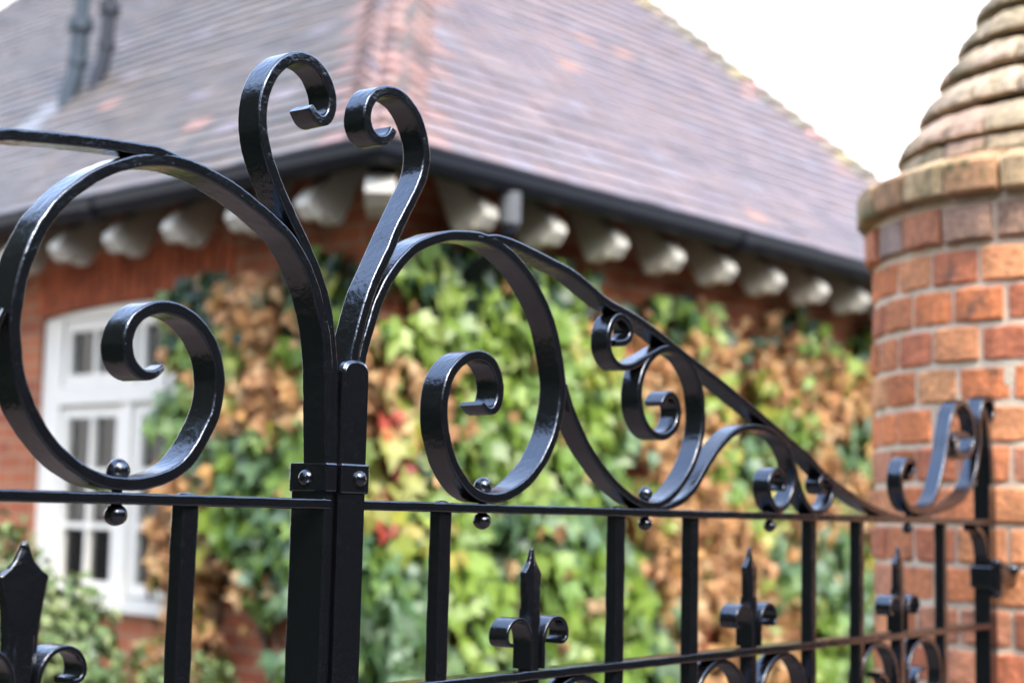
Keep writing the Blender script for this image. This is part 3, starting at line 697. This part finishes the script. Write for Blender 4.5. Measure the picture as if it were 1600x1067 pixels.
GP = [(0.035, .085), (0.03, 0.02), (.01, -.003), (-.03, -.012), (-.065, -.002), (-.085, .03), (-.088, .07), (-.094, .08), (-.088, .087), (-.08, .08), (-.077, .035), (-.06, .008), (-.03, 0), (.0, .006), (.022, .03), (.027, .085)]
mb = MB()
def gut(mb, wall, u0, u1, miter0, miter1):
    n = len(GP); vs = []
    segs = 24
    for i in range(segs + 1):
        for (x, z) in GP:
            d = -OV + x + .0
            u = u0 + (u1 - u0) * i / segs
            if i == 0 and miter0: u = d
            if i == segs and miter1: u = LA - d
            zz = 2.818 + z * .92 + .006 * noise.noise(Vector((u * .7, 2.2, 0)))
            vs.append(H(u, d, zz) if wall == 'R' else H(d, u, zz))
    fs = []
    for i in range(segs):
        for j in range(n): k = (j + 1) % n; fs.append((i * n + j, (i + 1) * n + j, (i + 1) * n + k, i * n + k))
    if wall == 'L': fs = [f[::-1] for f in fs]
    mb.add(vs, fs, (.008, .010, .015))
gut(mb, 'R', -.35, LA + .35, True, True); gut(mb, 'L', -.35, LB + .3, True, False)
for wall, us in (('R', (1.9, 3.6)), ('L', (1.45, 3.3))):      # union pieces
    for u in us:
        pts = [(x * 1.10 - .0, z * 1.08 - .004) for x, z in GP[:9]]
        for q in range(len(pts) - 1):
            vs = []
            for uu in (u - .04, u + .04):
                for (x, z) in (pts[q], pts[q + 1]): vs.append(H(uu, -OV + x, 2.812 + z) if wall == 'R' else H(-OV + x, uu, 2.812 + z))
            mb.add(vs, [(0, 1, 3, 2)], (.008, .010, .015))
gutter = mb.build('gutter', M_GUTTER, house)
mb = MB(); pa = .315
tube(mb, [H(pa, -OV - .03, 2.80), H(pa, -OV - .03, 2.66), H(pa - .0, -OV - .02, 2.62), H(pa, -.10, 2.47), H(pa, -.06, 2.43), H(pa, -.055, 2.2), H(pa, -.055, .0)], .034, 16, (.008, .010, .015))
tube(mb, [H(pa, -OV - .03, 2.815), H(pa, -OV - .03, 2.69)], .043, 16, (.12, .125, .13))  # outlet sleeve coloured pale grey to paint in its highlight
mb.build('downpipe', M_GUTTER, house)

# two painted vent pipes through the left slope, with lead at their foot
for (a, b, r_, zt_, nm) in ((.50, 3.12, .050, 5.6, 0), (.58, 2.96, .040, 5.6, 1)):
    mb = MB(); zb = rz(a)
    cc = (.03, .045, .06) if nm == 0 else (.014, .018, .026)
    tube(mb, [H(a - .04, b + .02, rz(a - .04) - .05), H(a - .03, b + .015, rz(a) + .05), H(a - .01, b, zb + .12), H(a, b - .01, zb + .24), H(a, b - .02, zb + .44)], r_, 14, cc)
    tube(mb, [H(a, b - .02, zb + .44), H(a, b - .06, zt_)], r_ * .8, 14, cc)
    tube(mb, [H(a, b - .02, zb + .40), H(a, b - .02, zb + .46)], r_ * 1.45, 14, cc); tube(mb, [H(a, b - .01, zb + .20), H(a, b - .01, zb + .23)], r_ * 1.2, 14, cc)
    mb.build('vent_pipe', M_LEAD, house)
mb = MB(); q = .36
def rp(a, b, h=.03): return H(a, b, rz(a) + h)
mb.add([rp(.25, 3.15), rp(.25, 3.42), rp(.52, 3.45), rp(.52, 3.15)], [(0, 1, 2, 3)], (.22, .22, .22)); mb.build('flashing', M_LEAD, house)

# ------------------------------------------------------------------ creeper on the walls
ZR_= [(1.312,2.532,'k'),(1.248,2.38,'k'),(1.454,2.46,'k'),(2.55,2.677,'k'),(2.67,2.49,'k'),(2.914,2.344,'k'),(1.948,2.45,'k'),(3.299,2.446,'k'),(0.039,2.512,'g'),(0.362,2.528,'g'),(0.673,2.458,'g'),(0.154,2.269,'g'),(0.45,2.193,'g'),(0.765,2.111,'g'),(0.063,1.957,'o'),(0.003,1.767,'r'),(0.049,1.881,'y'),(0.137,1.835,'o'),(0.167,1.964,'o'),(0.18,1.66,'b'),(0.391,1.77,'g'),(0.616,1.832,'g'),(0.939,1.847,'g'),(0.117,1.509,'y'),(0.057,1.311,'b'),(0.236,1.159,'g'),(0.407,1.358,'g'),(0.631,1.435,'b'),(0.793,1.302,'g'),(0.641,1.146,'g'),(1.121,1.436,'b'),(1.214,1.24,'g'),(1.047,1.079,'g'),(1.335,1.693,'b'),(1.28,2.035,'g'),(1.229,2.262,'y'),(1.135,2.454,'k'),(1.315,2.416,'o'),(1.458,2.282,'o'),(1.086,2.621,'g'),(1.642,2.632,'g'),(1.449,2.638,'g'),(1.843,2.563,'g'),(2.159,2.535,'g'),(2.61,2.55,'k'),(3.039,2.526,'g'),(3.501,2.535,'g'),(2.266,2.708,'d'),(3.038,2.629,'d'),(3.571,2.65,'d'),(1.951,2.326,'o'),(2.326,2.359,'o'),(2.553,2.413,'k'),(2.732,2.262,'o'),(3.04,2.354,'o'),(3.366,2.311,'o'),(3.57,2.147,'o'),(1.655,2.059,'o'),(1.857,1.89,'o'),(1.566,1.729,'o'),(1.915,1.528,'o'),(1.77,1.289,'o'),(1.974,1.105,'o'),(2.232,1.344,'o'),(1.422,1.87,'b'),(2.22,2.096,'y'),(2.441,2.175,'y'),(2.734,1.997,'g'),(2.979,1.942,'o'),(3.366,1.96,'b'),(3.639,1.972,'y'),(2.445,1.917,'b'),(2.334,1.785,'g'),(2.736,1.799,'o'),(2.622,1.438,'b'),(2.505,1.598,'y'),(2.859,1.538,'o'),(2.921,1.339,'b'),(3.301,1.439,'b'),(3.501,1.614,'o'),(3.569,1.265,'y'),(3.367,1.096,'b'),(2.803,0.95,'o'),(3.047,0.94,'g'),(2.346,0.969,'o'),(1.444,1.008,'g'),(1.679,0.998,'b'),(3.637,0.914,'b'),(2.081,0.86,'o'),(3.234,2.127,'o'),(3.366,1.751,'o'),(0.209,0.962,'b'),(0.423,0.95,'g'),(0.649,0.938,'b'),(1.137,0.884,'g')]
ZL_= [(0.071,2.564,'k'),(0.221,2.526,'g'),(0.515,2.795,'k'),(0.151,2.65,'d'),(0.302,2.586,'g'),(0.18,2.471,'y'),(0.674,2.649,'k'),(0.794,2.522,'o'),(0.655,2.348,'o'),(0.96,2.368,'o'),(0.561,2.181,'o'),(0.771,2.164,'y'),(0.433,2.069,'o'),(0.632,1.97,'o'),(0.845,1.976,'o'),(1.26,2.677,'d'),(1.026,2.655,'d'),(1.346,2.539,'d'),(1.152,2.495,'g'),(1.234,2.329,'g'),(1.043,2.261,'g'),(1.316,2.161,'o'),(1.453,2.051,'b'),(1.204,1.93,'b'),(1.027,2.037,'g'),(1.386,1.819,'b'),(1.057,1.816,'b'),(0.835,1.813,'b'),(0.615,1.705,'b'),(0.738,1.651,'g'),(0.561,1.496,'b'),(0.724,1.439,'g'),(0.548,1.288,'b'),(1.183,1.649,'o'),(0.948,1.542,'o'),(1.025,1.377,'o'),(0.842,1.276,'o'),(1.01,1.16,'o'),(0.748,1.148,'o'),(1.133,0.99,'o'),(1.304,1.396,'o'),(1.378,1.113,'o'),(0.617,1.078,'k'),(0.774,0.911,'k'),(0.527,0.931,'k'),(1.035,0.89,'o'),(0.33,1.654,'g'),(0.203,2.163,'g'),(0.059,2.308,'g'),(0.047,2.054,'o'),(-0.013,1.557,'g'),(0.011,1.312,'b'),(0.072,1.064,'b')]

LCOL = {'g': [(0.216, 0.340, 0.043), (0.167, 0.279, 0.034), (0.257, 0.380, 0.052), (0.187, 0.310, 0.065), (0.317, 0.409, 0.092)],
        'b': [(0.118, 0.219, 0.097), (0.147, 0.250, 0.117), (0.088, 0.180, 0.057), (0.197, 0.289, 0.166), (0.147, 0.260, 0.055), (0.187, 0.310, 0.065)],
        'd': [(0.033, 0.085, 0.033), (0.049, 0.110, 0.038), (0.029, 0.070, 0.039)],
        'y': [(0.419, 0.419, 0.061), (0.338, 0.409, 0.051), (0.500, 0.418, 0.101), (0.277, 0.379, 0.052)],
        'o': [(.58, .34, .15), (.50, .27, .11), (.62, .41, .20), (.36, .19, .09), (.66, .46, .25), (.52, .30, .11), (.60, .34, .17)],
        'r': [(.55, .09, .06), (.50, .06, .09), (.60, .16, .07), (.45, .08, .05), (.24, .34, .06)]}
def leaf(mb, p, nrm, size, c, droop=.35, dry=False):
    nrm = nrm.normalized(); dn = Vector((random.uniform(-.45, .45), random.uniform(-.45, .45), -1))
    dn = (dn - nrm * dn.dot(nrm)).normalized(); sd_ = nrm.cross(dn).normalized()
    s = size
    f = random.uniform(.10, .28) * (2.2 if dry else 1)      # fold along the midrib
    pts = [(0, 0, 0), (-.10, .20, f * .4), (.10, .55, f), (.30, .42, f * .8), (.62, .55, f * 1.3), (.55, .28, f * .6), (1.0, 0.0, -.12),
           (.55, -.28, f * .6), (.62, -.55, f * 1.3), (.30, -.42, f * .8), (.10, -.55, f), (-.10, -.20, f * .4), (.42, 0, 0)]
    vs = []
    for (x, y, h) in pts:
        if dry: h += random.uniform(-.18, .18); y *= .75
        vs.append(p + (dn * (x - .3) + sd_ * y + nrm * (h - droop * x * x * .5)) * s)
    fs = [(12, 0, 1), (12, 1, 2), (12, 2, 3), (12, 3, 4), (12, 4, 5), (12, 5, 6), (12, 6, 7), (12, 7, 8), (12, 8, 9), (12, 9, 10), (12, 10, 11), (12, 11, 0)]
    mb.add(vs, fs, c)
creeper = thing('climbing_creeper', 'large-leaved creeper turning from green to rust brown, covering the corner of the brick cottage', 'climbing plant', H(.1, -.05, 0))
LB_ = {'green': MB(), 'dry': MB(), 'red': MB()}
def zone(Z, u, z):
    best = None
    ju = u + random.gauss(0, .055); jz = z + random.gauss(0, .055)
    for (a, b, c) in Z:
        d = (a - ju) ** 2 + ((b - jz)) ** 2
        if best is None or d < best[0]: best = (d, c)
    return best
def plant(Z, wall, u0, u1, z0, z1, count):
    for _ in range(count):
        u = random.uniform(u0, u1); z = random.uniform(z0, z1)
        ztop = 2.50 + .22 * noise.noise(Vector((u * 1.7, 0, 5))) + (.1 if wall == 'R' else .0)
        if z > ztop: continue
        d, c = zone(Z, u, z)
        if wall == 'L' and u > 1.23 + .10 * noise.noise(Vector((0, z * 4, 2))) and random.random() > .0: continue
        if c == 'k' and random.random() > (.22 if wall == 'R' else .06): continue
        if wall == 'L' and d > .10: continue
        dens = noise.noise(Vector((u * 3.2, z * 3.2, 7)))
        if dens < -.38: continue
        if c == 'k': c = random.choice('god')
        if c in 'gb' and random.random() < .025: c = 'o'
        if c == 'o' and random.random() < .06: c = random.choice('gyyr')
        if z > (2.33 if wall == 'R' else 2.22) and (c in 'gyb' or (c == 'o' and wall == 'L' and u > .85)) and random.random() < (.45 if wall == 'R' else .7): c = 'd'  # eaves shade painted in by swapping upper leaves to the dark palette
        out = .035 + .12 * random.random() + .09 * max(0, noise.noise(Vector((u * 2.3, z * 2.3, 1))))
        nw = -E2 if wall == 'R' else -E1
        p = (H(u, -out, z) if wall == 'R' else H(-out, u, z))
        sdv = E1 if wall == 'R' else E2
        nrm = nw + sdv * random.gauss(0, .35) + Vector((0, 0, random.uniform(-.05, .75)))
        col3 = random.choice(LCOL[c]); v = random.uniform(.75, 1.2) * (.55 if out < .065 else 1) * (.90 if c in 'gby' else 1); col3 = tuple(x * v for x in col3)  # leaves close to the wall darkened as painted ambient occlusion
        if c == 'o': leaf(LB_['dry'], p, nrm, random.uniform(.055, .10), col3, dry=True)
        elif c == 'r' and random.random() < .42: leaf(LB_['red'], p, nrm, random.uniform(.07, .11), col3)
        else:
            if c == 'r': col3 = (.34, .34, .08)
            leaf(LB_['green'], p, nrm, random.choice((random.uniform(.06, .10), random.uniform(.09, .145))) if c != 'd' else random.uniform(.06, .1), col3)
plant(ZR_, 'R', -.12, LA - .05, .35, 2.78, 9500)
plant(ZL_, 'L', -.10, 1.5, .55, 2.75, 3600)
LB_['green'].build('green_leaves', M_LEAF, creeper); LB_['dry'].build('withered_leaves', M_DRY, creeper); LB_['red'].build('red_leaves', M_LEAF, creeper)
mb = MB()
for i in range(34):
    wall = 'R' if i < 24 else 'L'
    u = random.uniform(-.05, 4.5) if wall == 'R' else random.uniform(0, 1.2); z = 0.0; pts = []; rad = []
    while z < 2.5:
        pts.append(H(u, -.02, z) if wall == 'R' else H(-.02, u, z)); rad.append(max(.004, .018 * (1 - z / 2.8)))
        z += .14; u += random.gauss(0, .045)
    tube(mb, pts, .01, 6, (.14, .09, .06), rad)
mb.build('stems', M_STEM, creeper)

# ------------------------------------------------------------------ shrubs in front of the window
def shrub(cen, rad, count, pal, size, label, name='shrub', stemh=.0, spread=1.0):
    t = thing(name, label, 'shrub', (cen[0], cen[1], 0))
    mb = MB(); cen = Vector(cen)
    for _ in range(count):
        while True:
            q = Vector((random.uniform(-1, 1), random.uniform(-1, 1), random.uniform(-1, 1)))
            if .25 < q.length < 1: break
        k = 1 + .28 * noise.noise(q * 2.2 + cen)
        if q.length < .7 and random.random() < .5: q *= 1.3
        p = cen + Vector((q.x * rad[0] * k, q.y * rad[1] * k, q.z * rad[2] * k))
        if p.z < .03: continue
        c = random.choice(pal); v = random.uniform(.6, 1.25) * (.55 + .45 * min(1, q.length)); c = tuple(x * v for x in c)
        leaf(mb, p, q + Vector((0, 0, .6)) + Vector((random.gauss(0, .5), random.gauss(0, .5), random.gauss(0, .3))), random.uniform(*size), c)
    mb.build('foliage', M_LEAF, t)
    mb = MB()
    for i in range(10):
        a = random.uniform(0, 6.28); e = cen + Vector((math.cos(a) * rad[0] * .6, math.sin(a) * rad[1] * .6, rad[2] * random.uniform(0, .6)))
        b0 = Vector((cen.x + math.cos(a) * .05, cen.y + math.sin(a) * .05, 0)); mid = (b0 + e) / 2 + Vector((random.gauss(0, .04), random.gauss(0, .04), .05))
        tube(mb, [b0, mid, e], .01, 6, (.12, .08, .05), [.016, .011, .005])
    mb.build('stem', M_STEM, t)
    return t
SP = [(.14, .20, .05), (.11, .17, .045), (.19, .25, .07), (.08, .13, .04), (.23, .27, .09), (.16, .19, .06)]
shrub((-1.74, 5.20, .80), (.56, .42, .64), 7500, SP, (.03, .06), 'bushy green shrub under the white window, at the lower left')
shrub((-1.12, 5.15, .54), (.40, .32, .58), 3400, SP + [(.38, .24, .10)], (.03, .055), 'low loose shrub right of the taller one, its green leaves mixed with russet')

# ------------------------------------------------------------------ ground, and unseen hedges and trees added to block low sky
def sheet(name, mat, x0, x1, y0, y1, z, c, n=1):
    mb = MB(); vs = []; fs = []
    for i in range(n + 1):
        for j in range(n + 1): vs.append((x0 + (x1 - x0) * i / n, y0 + (y1 - y0) * j / n, z))
    for i in range(n):
        for j in range(n): fs.append((i * (n + 1) + j, (i + 1) * (n + 1) + j, (i + 1) * (n + 1) + j + 1, i * (n + 1) + j + 1))
    mb.add(vs, fs, c); return structure(mb.build(name, mat))
sheet('ground', M_SOIL, -150, 150, -150, 150, 0, (.055, .045, .035))
mb = MB()
a, b, c_, d_ = G(-6, .004, .6), G(6, .004, .6), G(6, .004, 4.2), G(-6, .004, 4.2)
mb.add([a, b, c_, d_], [(0, 3, 2, 1)], (.075, .07, .065)); structure(mb.build('pavement', M_PAVE))
mb = MB(); a, b, c_, d_ = G(-1.7, .004, .598), G(1.7, .004, .598), G(1.7, .004, -3.4), G(-1.7, .004, -3.4)
mb.add([a, b, c_, d_], [(0, 1, 2, 3)], (.11, .08, .065)); structure(mb.build('path', M_PAVE))

def hedge(name, p0, p1, width, height, count, label, pal):
    p0, p1 = Vector(p0), Vector(p1); ax = p1 - p0; L = ax.length; ax.normalize(); sd_ = Vector((-ax.y, ax.x, 0))
    t = thing(name, label, 'hedge', p0)
    mb = MB(); mb.box((p0 + p1) / 2 + Vector((0, 0, height * .46)), ax * (L / 2 - .2), sd_ * (width * .38), (0, 0, height * .46), (.012, .018, .01)); mb.build('core', M_DARK, t)
    mb = MB()
    for _ in range(count):
        u = random.uniform(0, L); f_ = random.random()
        if f_ < .7: z = random.uniform(.05, height); s_ = random.choice((-1, 1)) * width * .5; nr = sd_ * s_
        else: z = height; s_ = random.uniform(-.5, .5) * width; nr = Vector((0, 0, 1))
        p = p0 + ax * u + sd_ * s_ + Vector((0, 0, z)) + noise.noise_vector(Vector((u, z, 0))) * .25
        c = random.choice(pal); leaf(mb, p, nr + Vector((random.gauss(0, .3), random.gauss(0, .3), .3)), random.uniform(.12, .22), c)
    mb.build('foliage', M_LEAF, t)  # leaves of the unseen blocker hedge
hedge('blocker_hedge', (-4.2, -7.5, 0), (-4.2, 4.0, 0), 1.2, 4.7, 4200, 'tall dark yew hedge added out of view for dark reflections in the left gate', [(.02, .04, .02), (.03, .055, .025), (.04, .07, .03)])  # unseen occluder added so the bars' side faces reflect dark

hedge('blocker_hedge', (7.5, -9, 0), (7.5, 7, 0), 1.0, 5.2, 3600, 'clipped hedge added out of view on the right to darken the gate reflections', [(.03, .05, .02), (.04, .06, .03), (.05, .07, .03)])  # unseen occluder added to keep bright horizon out of the front faces

hedge('blocker_hedge', (-4.2, -9.5, 0), (7.5, -9.5, 0), 1.6, 9.0, 5200, 'towering cypress hedge added behind the viewer to block low sky from the eaves', [(.03, .05, .02), (.04, .06, .03), (.05, .07, .03)])  # unseen blocker added behind the camera, cuts low sky light under the eaves

def tree(x, y, h, cr, label):
    t = thing('blocker_tree', label, 'tree', (x, y, 0), 'unseen trees added to block the low sky')
    mb = MB(); tube(mb, [(x, y, 0), (x + .1, y, h * .3), (x, y + .1, h * .55), (x, y, h * .8)], .2, 10, (.11, .09, .07), [.24, .18, .13, .05])
    for i in range(7):
        a = i * .9; tube(mb, [(x, y, h * .4 + i * .1), (x + math.cos(a) * cr * .6, y + math.sin(a) * cr * .6, h * .6 + i * .12)], .05, 6, (.11, .09, .07), [.07, .02])
    mb.build('trunk', M_STEM, t)
    mb = MB()
    for _ in range(1500):
        q = Vector((random.gauss(0, .45), random.gauss(0, .45), random.gauss(0, .45)))
        if q.length > 1.1: continue
        p = Vector((x, y, h * .68)) + q * cr * (1 + .4 * noise.noise(q * 3))
        c = random.choice([(.06, .11, .03), (.09, .14, .04), (.13, .14, .04), (.04, .08, .03)])
        leaf(mb, p, q + Vector((0, 0, .4)), random.uniform(.18, .34), c)
    mb.build('blocker_crown', M_LEAF, t)
for (x, y, h, cr) in ((11, -1.5, 5.5, 2.4), (12.5, 3.5, 6.2, 2.6), (10.5, -6.5, 5.8, 2.4)):  # unseen trees added as occluders against the bright right-hand horizon
    tree(x, y, h, cr, 'round-headed broadleaf tree added out of view to darken the gate reflections')

# ------------------------------------------------------------------ camera
cam_d = D.cameras.new('camera'); cam = D.objects.new('camera', cam_d); col.objects.link(cam)
pitch, roll = math.atan(270 / 2450), .023
fw = Vector((0, math.cos(pitch), math.sin(pitch))); u0 = Vector((0, -math.sin(pitch), math.cos(pitch))); r0 = Vector((1, 0, 0))
rt = r0 * math.cos(roll) + u0 * math.sin(roll); up = u0 * math.cos(roll) - r0 * math.sin(roll)
from mathutils import Matrix
mt = Matrix((rt, up, -fw)).transposed().to_4x4(); mt.translation = Vector((0, 0, 1.56)); cam.matrix_world = mt
cam_d.sensor_width = 36; cam_d.lens = 2450 / 1600 * 36; cam_d.clip_start = .05; cam_d.clip_end = 600
cam_d.dof.use_dof = True; cam_d.dof.focus_distance = 1.56; cam_d.dof.aperture_fstop = 4.3
scene.camera = cam

# ------------------------------------------------------------------ light: bright hazy sky, soft sun behind the camera
SUN_EL, SUN_AZ = R(46), R(152)                          # azimuth clockwise from +Y
w = D.worlds.new('World'); scene.world = w; w.use_nodes = True; nt = w.node_tree
bg = nt.nodes['Background']
sky = nd(nt, 'ShaderNodeTexSky', sky_type='NISHITA'); sky.sun_disc = False; sky.sun_elevation = SUN_EL; sky.sun_rotation = SUN_AZ
sky.air_density = 1.0; sky.dust_density = 2.0
tc = nd(nt, 'ShaderNodeTexCoord').outputs['Generated']
sx = nd(nt, 'ShaderNodeSeparateXYZ'); lk(nt, tc, sx.inputs[0])
cl = noi(nt, tc, 2.3, 5, .55)
haze = ramp(nt, sx.outputs['Z'], [(.0, (1, 1, 1)), (.28, (1, 1, 1)), (.48, (.18, .18, .18)), (1.0, (.04, .04, .04))])
clm = ramp(nt, cl, [(.46, (0, 0, 0)), (.75, (.45, .45, .45))])
fac = mixc(nt, 1.0, haze, clm, 'SCREEN')
bright = nd(nt, 'ShaderNodeVectorMath', operation='SCALE'); bright.inputs['Scale'].default_value = 7.5
tint = mixc(nt, 1.0, sky.outputs[0], (.92, 1.0, 1.10), 'MULTIPLY'); lk(nt, tint, bright.inputs[0])
skc = mixc(nt, fac, bright.outputs[0], (19.5, 19.0, 18.6, 1))
lk(nt, skc, bg.inputs[0]); bg.inputs[1].default_value = .15
sun_d = D.lights.new('sun', 'SUN'); sun = D.objects.new('sun', sun_d); col.objects.link(sun)
sun_d.energy = 3.0; sun_d.angle = R(4); sun_d.color = (1, .89, .74)
sdir = Vector((math.sin(SUN_AZ) * math.cos(SUN_EL), math.cos(SUN_AZ) * math.cos(SUN_EL), math.sin(SUN_EL)))
sun.rotation_euler = sdir.to_track_quat('Z', 'Y').to_euler()

scene.view_settings.view_transform = 'Standard'; scene.view_settings.look = 'None'; scene.view_settings.exposure = 0; scene.view_settings.gamma = 1
scene.cycles.use_denoising = True
scene.cycles.max_bounces = 8
scene.cycles.sample_clamp_indirect = 8
